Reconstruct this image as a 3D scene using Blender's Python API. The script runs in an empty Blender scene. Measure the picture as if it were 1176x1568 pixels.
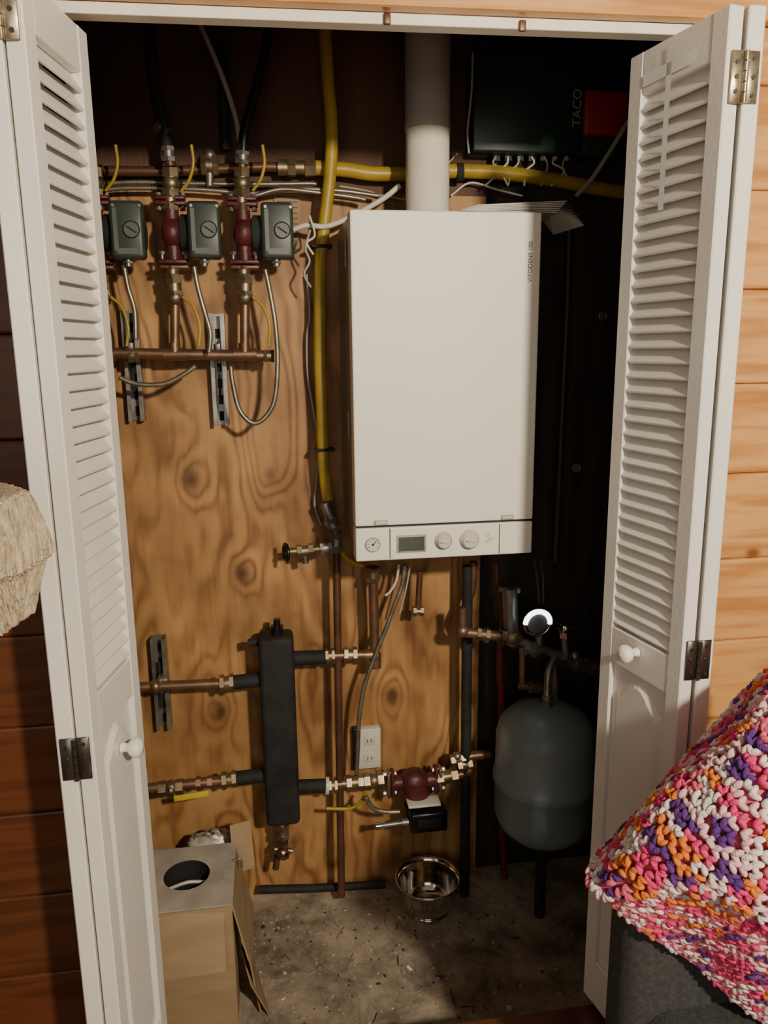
import bpy, bmesh, math, random
from mathutils import Vector, Matrix, Euler
random.seed(7)
# ---------------------------------------------------------------- camera pose
th=math.radians(12); ps=math.radians(8.5); rho=0.0105; FP=1180.0
Fw=Vector((math.sin(ps)*math.cos(th),math.cos(ps)*math.cos(th),-math.sin(th)))
R0=Vector((math.cos(ps),-math.sin(ps),0)); U0=R0.cross(Fw)
Rt=(R0-rho*U0).normalized(); Up=(U0+rho*R0).normalized()
EYE=Vector((0,0,1.49))
# image pixel coordinates, unprojected through the camera -> metres on the vertical plane y=Y
def S(u,v,Y):
    d=Fw+Rt*((u-588)/FP)+Up*((784-v)/FP)
    return EYE+d*(Y/d.y)
ZF=-0.24      # closet slab
YW=2.23       # back wall
# ---------------------------------------------------------------- materials
def newmat(name):
    m=bpy.data.materials.new(name); m.use_nodes=True
    nt=m.node_tree; b=nt.nodes['Principled BSDF']; return m,nt,b
def mat(name,col,rough=.5,metal=0.0,col2=None,nscale=8,stretch=(1,1,1),bump=0,bscale=60,lo=.35,hi=.65,coat=0,emit=None,trans=0):
    m,nt,b=newmat(name); N=nt.nodes; L=nt.links
    b.inputs['Base Color'].default_value=(*col,1); b.inputs['Roughness'].default_value=rough; b.inputs['Metallic'].default_value=metal
    if coat: b.inputs['Coat Weight'].default_value=coat
    if trans: b.inputs['Transmission Weight'].default_value=trans
    tc=N.new('ShaderNodeTexCoord'); mp=N.new('ShaderNodeMapping'); mp.inputs['Scale'].default_value=stretch
    L.new(tc.outputs['Object'],mp.inputs['Vector'])
    if col2 is None: col2=tuple(c*.82 for c in col)
    n=N.new('ShaderNodeTexNoise'); n.inputs['Scale'].default_value=nscale; n.inputs['Detail'].default_value=5
    r=N.new('ShaderNodeValToRGB'); r.color_ramp.elements[0].position=lo; r.color_ramp.elements[1].position=hi
    r.color_ramp.elements[0].color=(*col,1); r.color_ramp.elements[1].color=(*col2,1)
    L.new(mp.outputs[0],n.inputs['Vector']); L.new(n.outputs['Fac'],r.inputs[0]); L.new(r.outputs[0],b.inputs['Base Color'])
    if bump:
        n2=N.new('ShaderNodeTexNoise'); n2.inputs['Scale'].default_value=bscale; n2.inputs['Detail'].default_value=4
        L.new(mp.outputs[0],n2.inputs['Vector']); bp=N.new('ShaderNodeBump'); bp.inputs['Strength'].default_value=bump; bp.inputs['Distance'].default_value=.01
        L.new(n2.outputs['Fac'],bp.inputs['Height']); L.new(bp.outputs[0],b.inputs['Normal'])
    if emit:
        b.inputs['Emission Color'].default_value=(*emit[0],1); b.inputs['Emission Strength'].default_value=emit[1]
    return m
M={}
M['white']=mat('white_enamel',(.93,.90,.80),.45,col2=(.90,.87,.77),nscale=3)
M['paint']=mat('white_door_paint',(.80,.77,.72),.38,col2=(.74,.70,.64),nscale=4,bump=.05,bscale=120)
M['edgepaint']=mat('worn_edge_paint',(.84,.80,.70),.45,col2=(.72,.62,.50),nscale=5,lo=.5,hi=.8)
M['plastic']=mat('white_plastic',(.80,.76,.66),.35)
M['knobw']=mat('white_knob',(.86,.84,.80),.2)
M['grayside']=mat('boiler_side_sheet',(.30,.28,.25),.4)  # casing is white; the shade on its sides is painted in as gray
M['pvc']=mat('white_pvc',(.85,.82,.70),.2,col2=(.80,.76,.64))
M['pvcd']=mat('flue_upper_section',(.50,.47,.42),.4,col2=(.42,.39,.35))  # header shadow on the white flue, painted into the colour
M['black']=mat('black_rubber_insulation',(.010,.010,.010),.75,col2=(.022,.021,.020),nscale=20,bump=.15)
M['blackgloss']=mat('black_gloss',(.01,.01,.01),.3)
M['yellow']=mat('yellow_csst',(.48,.33,.035),.4,col2=(.34,.23,.025),nscale=12)
M['yellowtag']=mat('yellow_tag',(.75,.60,.05),.45)
M['copper']=mat('aged_copper',(.31,.18,.11),.42,.7,col2=(.19,.11,.07),nscale=18)
M['copperd']=mat('dark_copper',(.19,.09,.055),.45,.5,col2=(.12,.06,.035),nscale=14)
M['brass']=mat('brass',(.35,.27,.165),.42,.8,col2=(.20,.15,.09),nscale=30)
M['steel']=mat('galvanised_steel',(.36,.35,.32),.42,.75,col2=(.22,.21,.19),nscale=25)
M['flex']=mat('armored_steel',(.40,.36,.28),.38,.75,col2=(.26,.22,.17),nscale=30)
M['chrome']=mat('stainless',(.75,.72,.66),.12,1.0,col2=(.62,.6,.55),nscale=10)
M['maroon']=mat('maroon_cast_iron',(.11,.016,.020),.45,col2=(.06,.012,.014),nscale=20,bump=.2)
M['motor']=mat('green_gray_motor',(.045,.060,.052),.4,col2=(.032,.043,.038),nscale=10)
M['motorl']=mat('motor_label',(.11,.13,.115),.45)
M['tank']=mat('gray_tank_paint',(.25,.30,.31),.4,col2=(.19,.235,.245),nscale=6)
M['green']=mat('dark_green_case',(.016,.045,.032),.35)
M['red']=mat('red_case',(.38,.03,.045),.4)
M['redpex']=mat('red_pex',(.16,.02,.02),.4)
M['wire']=mat('gray_cable',(.42,.40,.34),.5)
M['wirew']=mat('white_cable',(.72,.69,.58),.5)
M['wiredark']=mat('dark_cable',(.05,.045,.04),.5)
M['text']=mat('label_text',(.03,.03,.03),.5)
M['textw']=mat('label_text_light',(.35,.35,.32),.5)
M['lcd']=mat('lcd',(.10,.11,.10),.25,col2=(.07,.075,.07))
M['slot']=mat('dark_gap',(.02,.02,.018),.8)
M['board']=mat('dark_board',(.15,.07,.032),.7,col2=(.075,.035,.018),nscale=3,stretch=(2,1,.7),bump=.2)
M['darkwall']=mat('dark_stained_boards',(.055,.040,.025),.85,col2=(.020,.015,.010),nscale=4,stretch=(5,1,.5),bump=.3,bscale=20)  # shadow of the right jamb and door painted into the wall colour
M['paper']=mat('paper',(.75,.72,.65),.6)
M['card']=mat('cardboard',(.42,.29,.165),.85,col2=(.35,.235,.13),nscale=5,stretch=(1,1,6))
M['foil']=mat('sheet_metal',(.66,.63,.57),.45,.35,col2=(.48,.45,.40),nscale=14,bump=.15,bscale=30)
M['sofa']=mat('gray_upholstery',(.05,.05,.048),.9,col2=(.03,.03,.029),nscale=120,bump=.4,bscale=400)
M['sisal']=mat('sisal_cord',(.58,.48,.33),.85,col2=(.34,.26,.16),nscale=26,stretch=(7,7,.5),bump=.8,bscale=60)
M['led']=mat('gauge_ring',(.9,.95,1),.3,emit=((.85,.95,1),5.0))  # bright lamp reflection on the gauge, imitated by emission
M['hinge']=mat('hinge_steel',(.50,.44,.32),.35,.8,col2=(.3,.22,.13),nscale=60)
M['hinged']=mat('hinge_dark',(.16,.15,.13),.3,.9)
M['tape']=mat('clear_tape',(.9,.9,.86),.12)
def plywood():
    m,nt,b=newmat('plywood'); N=nt.nodes; L=nt.links
    def math_(op,a,c=None,d=None):
        n=N.new('ShaderNodeMath'); n.operation=op
        for i,x in enumerate((a,c,d)):
            if x is None: continue
            if isinstance(x,(int,float)): n.inputs[i].default_value=x
            else: L.new(x,n.inputs[i])
        return n.outputs[0]
    tc=N.new('ShaderNodeTexCoord'); sp=N.new('ShaderNodeSeparateXYZ'); L.new(tc.outputs['Object'],sp.inputs[0])
    x,z=sp.outputs['X'],sp.outputs['Z']
    mp=N.new('ShaderNodeMapping'); mp.inputs['Scale'].default_value=(2.6,1,.75); L.new(tc.outputs['Object'],mp.inputs['Vector'])
    n1=N.new('ShaderNodeTexNoise'); n1.inputs['Scale'].default_value=1.5; n1.inputs['Detail'].default_value=3; n1.inputs['Roughness'].default_value=.45
    L.new(mp.outputs[0],n1.inputs['Vector'])
    F=math_('ADD',math_('MULTIPLY',x,3.5),math_('MULTIPLY',n1.outputs['Fac'],15.0))
    core=None
    kn=[((292,735),.06,2.4),((415,728),.035,1.0),((370,878),.05,2.0),((600,1065),.05,2.0),((338,1090),.04,1.4),((350,1230),.03,.8),((280,622),.02,.6),((450,1290),.04,.8)]
    for (u,v),s,A in kn:
        p=S(u,v,YW)
        dx=math_('SUBTRACT',x,p.x); dz=math_('MULTIPLY',math_('SUBTRACT',z,p.z),.75)
        d2=math_('ADD',math_('MULTIPLY',dx,dx),math_('MULTIPLY',dz,dz))
        g=math_('POWER',2.71828,math_('MULTIPLY',d2,-1/(s*s)))
        F=math_('ADD',F,math_('MULTIPLY',g,A))
        c=math_('POWER',2.71828,math_('MULTIPLY',d2,-1/(s*s*.22)))
        c=math_('MULTIPLY',c,min(.95,A/1.6))
        core=c if core is None else math_('MAXIMUM',core,c)
    w=math_('ADD',math_('MULTIPLY',math_('SINE',math_('MULTIPLY',F,6.283)),.5),.5)
    mp2=N.new('ShaderNodeMapping'); mp2.inputs['Scale'].default_value=(60,1,2.5); L.new(tc.outputs['Object'],mp2.inputs['Vector'])
    n2=N.new('ShaderNodeTexNoise'); n2.inputs['Scale'].default_value=2; n2.inputs['Detail'].default_value=4; L.new(mp2.outputs[0],n2.inputs['Vector'])
    n3=N.new('ShaderNodeTexNoise'); n3.inputs['Scale'].default_value=4; n3.inputs['Detail'].default_value=5; L.new(tc.outputs['Object'],n3.inputs['Vector'])
    n5=N.new('ShaderNodeTexNoise'); n5.inputs['Scale'].default_value=6; L.new(tc.outputs['Object'],n5.inputs['Vector'])
    amp=math_('MULTIPLY',n5.outputs['Fac'],1.1)
    fac=math_('ADD',math_('MULTIPLY',math_('POWER',w,1.6),amp),math_('MULTIPLY',n2.outputs['Fac'],.5))
    r=N.new('ShaderNodeValToRGB'); e=r.color_ramp.elements
    e[0].position=.15; e[0].color=(.60,.34,.13,1); e[1].position=.95; e[1].color=(.31,.14,.048,1)
    e2=r.color_ramp.elements.new(.5); e2.color=(.50,.265,.093,1)
    L.new(fac,r.inputs[0])
    mx=N.new('ShaderNodeMixRGB'); mx.inputs[2].default_value=(.12,.045,.02,1); L.new(core,mx.inputs[0]); L.new(r.outputs[0],mx.inputs[1])
    r3=N.new('ShaderNodeValToRGB'); r3.color_ramp.elements[0].position=.35; r3.color_ramp.elements[0].color=(1,1,1,1); r3.color_ramp.elements[1].position=.72; r3.color_ramp.elements[1].color=(.46,.38,.33,1)
    L.new(n3.outputs['Fac'],r3.inputs[0])
    mu=N.new('ShaderNodeMixRGB'); mu.blend_type='MULTIPLY'; mu.inputs[0].default_value=1; L.new(mx.outputs[0],mu.inputs[1]); L.new(r3.outputs[0],mu.inputs[2])
    L.new(mu.outputs[0],b.inputs['Base Color']); b.inputs['Roughness'].default_value=.55
    return m
M['ply']=plywood()
def pine(name,c1,c2,knot):
    m,nt,b=newmat(name); N=nt.nodes; L=nt.links
    tc=N.new('ShaderNodeTexCoord')
    mp=N.new('ShaderNodeMapping'); mp.inputs['Scale'].default_value=(.9,1,9); L.new(tc.outputs['Object'],mp.inputs['Vector'])
    n=N.new('ShaderNodeTexNoise'); n.inputs['Scale'].default_value=2.2; n.inputs['Detail'].default_value=3; L.new(mp.outputs[0],n.inputs['Vector'])
    w=N.new('ShaderNodeMath'); w.operation='MULTIPLY'; w.inputs[1].default_value=22; L.new(n.outputs['Fac'],w.inputs[0])
    s=N.new('ShaderNodeMath'); s.operation='SINE'; L.new(w.outputs[0],s.inputs[0])
    mr=N.new('ShaderNodeMapRange'); mr.inputs[1].default_value=-1; mr.inputs[2].default_value=1; L.new(s.outputs[0],mr.inputs[0])
    r=N.new('ShaderNodeValToRGB'); r.color_ramp.elements[0].color=(*c1,1); r.color_ramp.elements[1].color=(*c2,1); L.new(mr.outputs[0],r.inputs[0])
    v=N.new('ShaderNodeTexVoronoi'); v.inputs['Scale'].default_value=3.1
    mp2=N.new('ShaderNodeMapping'); mp2.inputs['Scale'].default_value=(1,0.01,1.6); mp2.inputs['Location'].default_value=(.35,0,.1); L.new(tc.outputs['Object'],mp2.inputs['Vector']); L.new(mp2.outputs[0],v.inputs['Vector'])
    r2=N.new('ShaderNodeValToRGB'); r2.color_ramp.elements[0].position=.03; r2.color_ramp.elements[0].color=(1,1,1,1); r2.color_ramp.elements[1].position=.075; r2.color_ramp.elements[1].color=(0,0,0,1)
    L.new(v.outputs['Distance'],r2.inputs[0])
    mx=N.new('ShaderNodeMixRGB'); mx.inputs[2].default_value=(*knot,1); L.new(r2.outputs[0],mx.inputs[0]); L.new(r.outputs[0],mx.inputs[1])
    L.new(mx.outputs[0],b.inputs['Base Color']); b.inputs['Roughness'].default_value=.33
    return m
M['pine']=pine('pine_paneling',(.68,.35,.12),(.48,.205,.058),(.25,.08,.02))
M['pinedark']=pine('stained_pine',(.13,.042,.015),(.085,.027,.010),(.03,.01,.004))  # darker, redder tones than the pine paneling
def concrete():
    m,nt,b=newmat('dirty_concrete'); N=nt.nodes; L=nt.links
    tc=N.new('ShaderNodeTexCoord')
    n=N.new('ShaderNodeTexNoise'); n.inputs['Scale'].default_value=6; n.inputs['Detail'].default_value=10; n.inputs['Roughness'].default_value=.74; n.inputs['Distortion'].default_value=.3; L.new(tc.outputs['Object'],n.inputs['Vector'])
    r=N.new('ShaderNodeValToRGB'); e=r.color_ramp.elements; e[0].position=.36; e[0].color=(.13,.095,.065,1); e[1].position=.64; e[1].color=(.50,.42,.32,1)
    L.new(n.outputs['Fac'],r.inputs[0])
    v=N.new('ShaderNodeTexVoronoi'); v.inputs['Scale'].default_value=38; L.new(tc.outputs['Object'],v.inputs['Vector'])
    r2=N.new('ShaderNodeValToRGB'); r2.color_ramp.elements[0].position=.1; r2.color_ramp.elements[0].color=(1,1,1,1); r2.color_ramp.elements[1].position=.2; r2.color_ramp.elements[1].color=(0,0,0,1)
    L.new(v.outputs['Distance'],r2.inputs[0])
    n4=N.new('ShaderNodeTexNoise'); n4.inputs['Scale'].default_value=9; L.new(tc.outputs['Object'],n4.inputs['Vector'])
    mm=N.new('ShaderNodeMath'); mm.operation='MULTIPLY'; L.new(r2.outputs[0],mm.inputs[0]); L.new(n4.outputs['Fac'],mm.inputs[1])
    mx=N.new('ShaderNodeMixRGB'); mx.inputs[2].default_value=(.60,.51,.39,1); L.new(mm.outputs[0],mx.inputs[0]); L.new(r.outputs[0],mx.inputs[1])
    L.new(mx.outputs[0],b.inputs['Base Color']); b.inputs['Roughness'].default_value=.75
    bp=N.new('ShaderNodeBump'); bp.inputs['Strength'].default_value=.4; bp.inputs['Distance'].default_value=.012; L.new(n.outputs['Fac'],bp.inputs['Height']); L.new(bp.outputs[0],b.inputs['Normal'])
    return m
M['floor']=concrete()
# ---------------------------------------------------------------- mesh builder
def frame(d):
    d=d.normalized(); a=Vector((0,0,1)) if abs(d.z)<.9 else Vector((1,0,0))
    x=d.cross(a).normalized(); return x,d.cross(x).normalized()
class B:
    def __init__(s,name): s.n=name; s.v=[]; s.f=[]; s.m=[]; s.sm=[]; s.mats=[]
    def mi(s,k):
        if k not in s.mats: s.mats.append(k)
        return s.mats.index(k)
    def add(s,vs,fs,k,sm=True):
        o=len(s.v); s.v+= [tuple(v) for v in vs]; i=s.mi(k)
        for f in fs: s.f.append([o+a for a in f]); s.m.append(i); s.sm.append(sm)
    def lathe(s,prof,o,ax,k,seg=28,sm=True):
        ax=Vector(ax).normalized(); x,y=frame(ax); o=Vector(o); vs=[];fs=[]
        for r,h in prof:
            for j in range(seg):
                a=2*math.pi*j/seg; vs.append(o+ax*h+(x*math.cos(a)+y*math.sin(a))*r)
        for i in range(len(prof)-1):
            for j in range(seg):
                fs.append([i*seg+j,i*seg+(j+1)%seg,(i+1)*seg+(j+1)%seg,(i+1)*seg+j])
        s.add(vs,fs,k,sm)
        for idx in (0,len(prof)-1):
            if prof[idx][0]>1e-5:
                s.add(vs[idx*seg:(idx+1)*seg],[list(range(seg))],k,False)
    def cyl(s,p,q,r,k,seg=20,r2=None,sm=True):
        p=Vector(p);q=Vector(q);L=(q-p).length
        s.lathe([(r,0),(r if r2 is None else r2,L)],p,q-p,k,seg,sm)
    def hexn(s,p,q,r,k): s.cyl(p,q,r,k,6,sm=False)
    def tube(s,pts,r,k,seg=12,smooth=True,rib=None,res=10):
        pts=[Vector(p) for p in pts]
        if smooth and len(pts)>2:
            out=[]; P=[pts[0]*2-pts[1]]+pts+[pts[-1]*2-pts[-2]]
            for i in range(1,len(P)-2):
                a,b,c,d=P[i-1:i+3]
                for j in range(res):
                    t=j/res; out.append(.5*((2*b)+(c-a)*t+(2*a-5*b+4*c-d)*t*t+(3*b-a-3*c+d)*t**3))
            out.append(pts[-1]); pts=out
        if rib:
            pitch,amp=rib; out=[];rad=[]; 
            dist=[0]
            for i in range(1,len(pts)): dist.append(dist[-1]+(pts[i]-pts[i-1]).length)
            n=max(2,int(dist[-1]/(pitch/2))); j=0
            for i in range(n+1):
                dd=dist[-1]*i/n
                while j<len(dist)-2 and dist[j+1]<dd: j+=1
                t=(dd-dist[j])/max(1e-9,dist[j+1]-dist[j]); out.append(pts[j].lerp(pts[j+1],min(1,t))); rad.append(r+(amp if i%2 else -amp))
            pts=out
        else: rad=[r]*len(pts)
        T=[]
        for i in range(len(pts)):
            a=pts[max(0,i-1)]; b=pts[min(len(pts)-1,i+1)]; t=(b-a)
            T.append(t.normalized() if t.length>1e-9 else (T[-1] if T else Vector((0,0,1))))
        x,_=frame(T[0]); vs=[];fs=[]
        for i,p in enumerate(pts):
            x=(x-T[i]*x.dot(T[i])).normalized(); y=T[i].cross(x)
            for j in range(seg):
                a=2*math.pi*j/seg; vs.append(p+(x*math.cos(a)+y*math.sin(a))*rad[i])
        for i in range(len(pts)-1):
            for j in range(seg):
                fs.append([i*seg+j,i*seg+(j+1)%seg,(i+1)*seg+(j+1)%seg,(i+1)*seg+j])
        s.add(vs,fs,k,True)
        s.add(vs[:seg],[list(range(seg))],k,False); s.add(vs[-seg:],[list(range(seg))],k,False)
    def box(s,c,d,k,rot=None,bev=0,seg=2,sm=None):
        bm=bmesh.new(); bmesh.ops.create_cube(bm,size=1)
        for v in bm.verts: v.co=Vector((v.co.x*d[0],v.co.y*d[1],v.co.z*d[2]))
        if bev: bmesh.ops.bevel(bm,geom=bm.edges[:],offset=bev,segments=seg,profile=.5,affect='EDGES')
        mt=(rot.to_matrix() if isinstance(rot,Euler) else rot) if rot is not None else Matrix.Identity(3)
        c=Vector(c); bm.verts.index_update()
        s.add([mt@v.co+c for v in bm.verts],[[v.index for v in f.verts] for f in bm.faces],k,bool(bev) if sm is None else sm); bm.free()
    def sph(s,c,r,k,sc=(1,1,1),seg=16):
        prof=[(max(1e-6,r*math.sin(math.pi*i/seg)),-r*math.cos(math.pi*i/seg)) for i in range(seg+1)]
        vs=[];fs=[];n=20;c=Vector(c)
        for rr,h in prof:
            for j in range(n):
                a=2*math.pi*j/n; vs.append(c+Vector((rr*math.cos(a)*sc[0],rr*math.sin(a)*sc[1],h*sc[2])))
        for i in range(seg):
            for j in range(n): fs.append([i*n+j,i*n+(j+1)%n,(i+1)*n+(j+1)%n,(i+1)*n+j])
        s.add(vs,fs,k,True)
    def torus(s,c,R,r,ax,k,seg=36,a0=0,a1=2*math.pi):
        x,y=frame(Vector(ax)); c=Vector(c)
        s.tube([c+(x*math.cos(a0+(a1-a0)*i/seg)+y*math.sin(a0+(a1-a0)*i/seg))*R for i in range(seg+1)],r,k,8,False)
    def text(s,body,c,size,k,rot,ext=.0008):
        cu=bpy.data.curves.new('t','FONT'); cu.body=body; cu.size=size; cu.extrude=ext; cu.align_x='CENTER'; cu.align_y='CENTER'
        o=bpy.data.objects.new('t',cu); bpy.context.collection.objects.link(o); dg=bpy.context.evaluated_depsgraph_get()
        me=bpy.data.meshes.new_from_object(o.evaluated_get(dg)); mt=rot.to_matrix(); c=Vector(c)
        s.add([mt@v.co+c for v in me.vertices],[list(p.vertices) for p in me.polygons],k,False)
        bpy.data.objects.remove(o); bpy.data.curves.remove(cu)
    def done(s):
        me=bpy.data.meshes.new(s.n); me.from_pydata(s.v,[],s.f)
        for k in s.mats: me.materials.append(M[k])
        me.polygons.foreach_set('material_index',s.m); me.polygons.foreach_set('use_smooth',s.sm)
        bm=bmesh.new(); bm.from_mesh(me); bmesh.ops.recalc_face_normals(bm,faces=bm.faces[:]); bm.to_mesh(me); bm.free()
        me.update(); o=bpy.data.objects.new(s.n,me); bpy.context.collection.objects.link(o); return o
V=Vector
def one(name,pts,r,k,seg=8,rib=None):
    b=B(name); b.tube(pts,r,k,seg,rib=rib); return b.done()
def path(Y,*p): return [S(u,v,Y) for u,v in p]
# ---------------------------------------------------------------- room shell
XP=S(733,1000,YW).x; ZP=S(480,296,YW).z
XL,XR,ZC=-.75,1.15,2.45
b=B('wall_back')
b.box(((XL+XP)/2,YW+.02,(ZF+ZP)/2),(XP-XL,.04,ZP-ZF),'ply')
b.box(((XL+XP)/2,YW+.022,(ZC+ZP)/2),(XP-XL,.036,ZC-ZP),'board')
b.box(((XR+XP)/2,YW+.03,(ZC+ZF)/2),(XR-XP,.04,ZC-ZF),'darkwall')  # right of the plywood: dark colour stands in for jamb shadow
b.done()
b=B('wall_left'); b.box((XL-.03,(1.52+YW)/2,(ZC+ZF)/2),(.06,YW-1.52+.08,ZC-ZF),'board'); b.done()
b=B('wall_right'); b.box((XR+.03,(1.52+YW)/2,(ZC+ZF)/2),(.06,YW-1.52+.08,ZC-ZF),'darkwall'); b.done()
b=B('ceiling'); b.box(((XL+XR)/2,(1.42+YW)/2,ZC+.03),(XR-XL+.12,YW-1.42+.1,.06),'board'); b.done()
b=B('floor'); b.box(((XL+XR)/2,(1.42+YW)/2+.02,ZF-.03),(XR-XL+.12,YW-1.42+.08,.06),'floor'); b.done()
b=B('floor_room'); b.box((.2,-.05,-.15),(4.4,2.94,.30),'pinedark'); b.done()
def planks(name,x0,x1,z0,z1,zref,k,pitch=.18):
    b=B(name); z=zref
    while z-pitch>z0: z-=pitch
    while z<z1:
        a,c=max(z0,z),min(z1,z+pitch)
        if c-a>.01: b.box(((x0+x1)/2,1.47,(a+c)/2),(x1-x0,.10,c-a-.001),k,bev=.005,seg=2,sm=False)
        z+=pitch
    b.done()
planks('wall_front_right',.80,2.2,0,2.6,1.774,'pine')
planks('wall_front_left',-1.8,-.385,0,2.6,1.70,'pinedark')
b=B('wall_front_header'); b.box((.2075,1.475,2.335),(1.185,.09,.53),'pine'); b.done()
b=B('trim_head'); tl=Euler((0,-.013,0))
b.box((.2075,1.405,2.094),(1.75,.03,.11),'pine',tl,.006,sm=False)
b.box((.2075,1.432,2.030),(1.17,.032,.018),'edgepaint',tl,.002,sm=False)
for x in (.225,.46): b.box((x,1.413,2.028),(.012,.006,.018),'copperd',bev=.002)
b.done()
b=B('trim_jamb_left'); b.box((-.375,1.47,1.005),(.02,.11,2.01),'edgepaint',bev=.002,sm=False); b.done()
b=B('trim_jamb_right'); b.box((.79,1.47,1.01),(.02,.11,2.02),'edgepaint',bev=.002,sm=False); b.done()
# ---------------------------------------------------------------- bifold doors
def panel(b,far,near,side,full=True):
    far=V((far[0],far[1],0)); near=V((near[0],near[1],0)); w=(far-near).length
    ex=(far-near).normalized(); en=V((ex.y,-ex.x,0)); 
    if en.x*side<0: en=-en
    rot=Matrix((ex,en,V((0,0,1)))).transposed()
    T=.028
    def bx(u0,u1,n0,n1,z0,z1,k='paint',bev=.002):
        c=near+ex*(u0+u1)/2+en*(n0+n1)/2+V((0,0,(z0+z1)/2)); b.box(c,(abs(u1-u0),abs(n1-n0),z1-z0),k,rot,bev,1,False)
    z0,z1=.02,1.995; st=.036; zm=.93
    bx(0,st,0,T,z0,z1); bx(w-st,w,0,T,z0,z1)
    bx(st,w-st,.001,T-.001,z1-.07,z1); bx(st,w-st,.001,T-.001,zm-.075,zm); bx(st,w-st,.001,T-.001,z0,z0+.11)
    n=int((z1-.07-zm)/.0275); 
    for i in range(n):
        z=zm+.012+(z1-.07-zm-.01)*(i+.2)/n
        t=math.radians(33); h=.043; th_=.006
        ax=(en*math.sin(t)+V((0,0,1))*math.cos(t)); nn=ax.cross(ex)
        r2=Matrix((ex,nn,ax)).transposed()
        b.box(near+ex*w/2+en*(T/2)+V((0,0,z+.008)),(w-2*st+.004,th_,h),'paint',r2,.002,1,False)
    bx(st,w-st,.010,T-.010,z0+.11,zm-.075)
    N=10; u0,u1=st+.014,w-st-.014; zb=z0+.135; zt=zm-.135
    ring=[]
    for i in range(N+1):
        f=i/N; ring.append((u0+(u1-u0)*f, zt+.045*math.sin(math.pi*f)**1.5 if full else zt))
    ring=[(u0,zb)]+ring+[(u1,zb)]
    for nn0,nn1 in ((.010,.003),(T-.010,T-.003)):
        cu=(u0+u1)/2; cz=(zb+zt)/2
        vs=[near+ex*u+en*nn0+V((0,0,z)) for u,z in ring]
        vs+=[near+ex*(cu+(u-cu)*.84)+en*nn1+V((0,0,cz+(z-cz)*.965)) for u,z in ring]
        n_=len(ring); fs=[[i,(i+1)%n_,n_+(i+1)%n_,n_+i] for i in range(n_)]; fs.append(list(range(n_,2*n_)))
        b.add(vs,fs,'paint',False)
def hinge(b,x,y,z,k,gap=0.0):
    for s in (-1,1):
        b.box((x+s*.0125,y,z),(.022,.003,.075),k,bev=.001,seg=1)
        for dz in (-.026,.0,.026): b.cyl((x+s*.014,y-.0035,z+dz*(1 if s>0 else .8)),(x+s*.014,y,z+dz*(1 if s>0 else .8)),.0035,'hinged',10)
    for i in range(5): b.cyl((x,y-.003,z-.037+i*.015),(x,y-.003,z-.0235+i*.015),.0042,k,12)
def knob(b,p,n):
    n=V(n).normalized()
    b.lathe([(.010,0),(.008,.006),(.008,.012),(.015,.018),(.0185,.026),(.0175,.033),(.012,.038),(.0001,.040)],p,n,'knobw',24)
b=B('door_left')
panel(b,(-.264,1.44),(-.305,1.22),-1)
panel(b,(-.337,1.44),(-.335,1.22),-1)
knob(b,(-.285,1.33,.79),(1,-.18,0))
hinge(b,-.334,1.218,1.942,'hinge'); hinge(b,-.334,1.218,.835,'hinged')
b.done()
b=B('door_right')
panel(b,(.672,1.44),(.718,1.205),1)
panel(b,(.757,1.44),(.750,1.205),1)
knob(b,(.694,1.325,.905),(-1,-.18,0))
hinge(b,.7485,1.203,1.893,'hinge'); hinge(b,.7485,1.203,.935,'hinged')
b.done()
b=B('clear_tape_strip')
def onright(y,z,off=.0012):
    t=(y-1.205)/(1.44-1.205); return V((.718+(.672-.718)*t-off,y,z))
def tape(y0,y1,z0,z1):
    b.add([onright(y0,z0),onright(y1,z0),onright(y1,z1),onright(y0,z1)],[[0,1,2,3]],'tape',False)
tape(1.27,1.40,1.935,1.955); tape(1.327,1.340,1.72,1.98)
b.done()
# ---------------------------------------------------------------- boiler
bx0,bx1,bz0,bz1,by=.207,.669,.962,1.804,1.87
b=B('wall_boiler'); cx=(bx0+bx1)/2; W=bx1-bx0
zs=1.050
b.box((cx,by+.03,(zs+.003+bz1)/2),(W,.06,bz1-zs-.003),'white',bev=.004,seg=3,sm=False)
b.box((cx,by+.20,(bz1+bz0+.03)/2-.002),(W-.008,.30,bz1-bz0-.03),'grayside',bev=.004,sm=False)  # sides coloured gray for shade, front stays white
b.box((cx,by+.03,(bz0+zs-.003)/2),(W,.06,zs-.003-bz0),'white',bev=.004,seg=3,sm=False)
b.box((cx,by+.035,zs),(W-.01,.05,.01),'slot')
yf=by-.001
b.box((.294,yf,(bz0+zs)/2),(.0015,.003,zs-bz0-.01),'slot'); b.box((.580,yf,(bz0+zs)/2),(.0012,.003,zs-bz0-.01),'slot')
b.cyl((.250,by+.002,1.006),(.250,by-.004,1.006),.019,'plastic',32); b.torus((.250,by-.004,1.006),.018,.0015,(0,1,0),'wire'); b.cyl((.250,by-.0045,1.006),(.250,by-.0055,1.006),.003,'text')
b.box((.254,by-.0055,1.010),(.014,.001,.0015),'text',Euler((0,-.8,0)))
for a in range(7):
    t=math.radians(-30+a*40); b.box((.250+.013*math.cos(t),by-.0045,1.006+.013*math.sin(t)),(.004,.001,.001),'text',Euler((0,-t,0)))
b.box((.349,by-.001,1.003),(.076,.004,.046),'wire',bev=.001); b.box((.349,by-.003,1.003),(.066,.003,.036),'lcd')
b.text('1.7.0',(.349,by-.0048,1.004),.016,'motorl',Euler((math.pi/2,0,0)),.0003)
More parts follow.
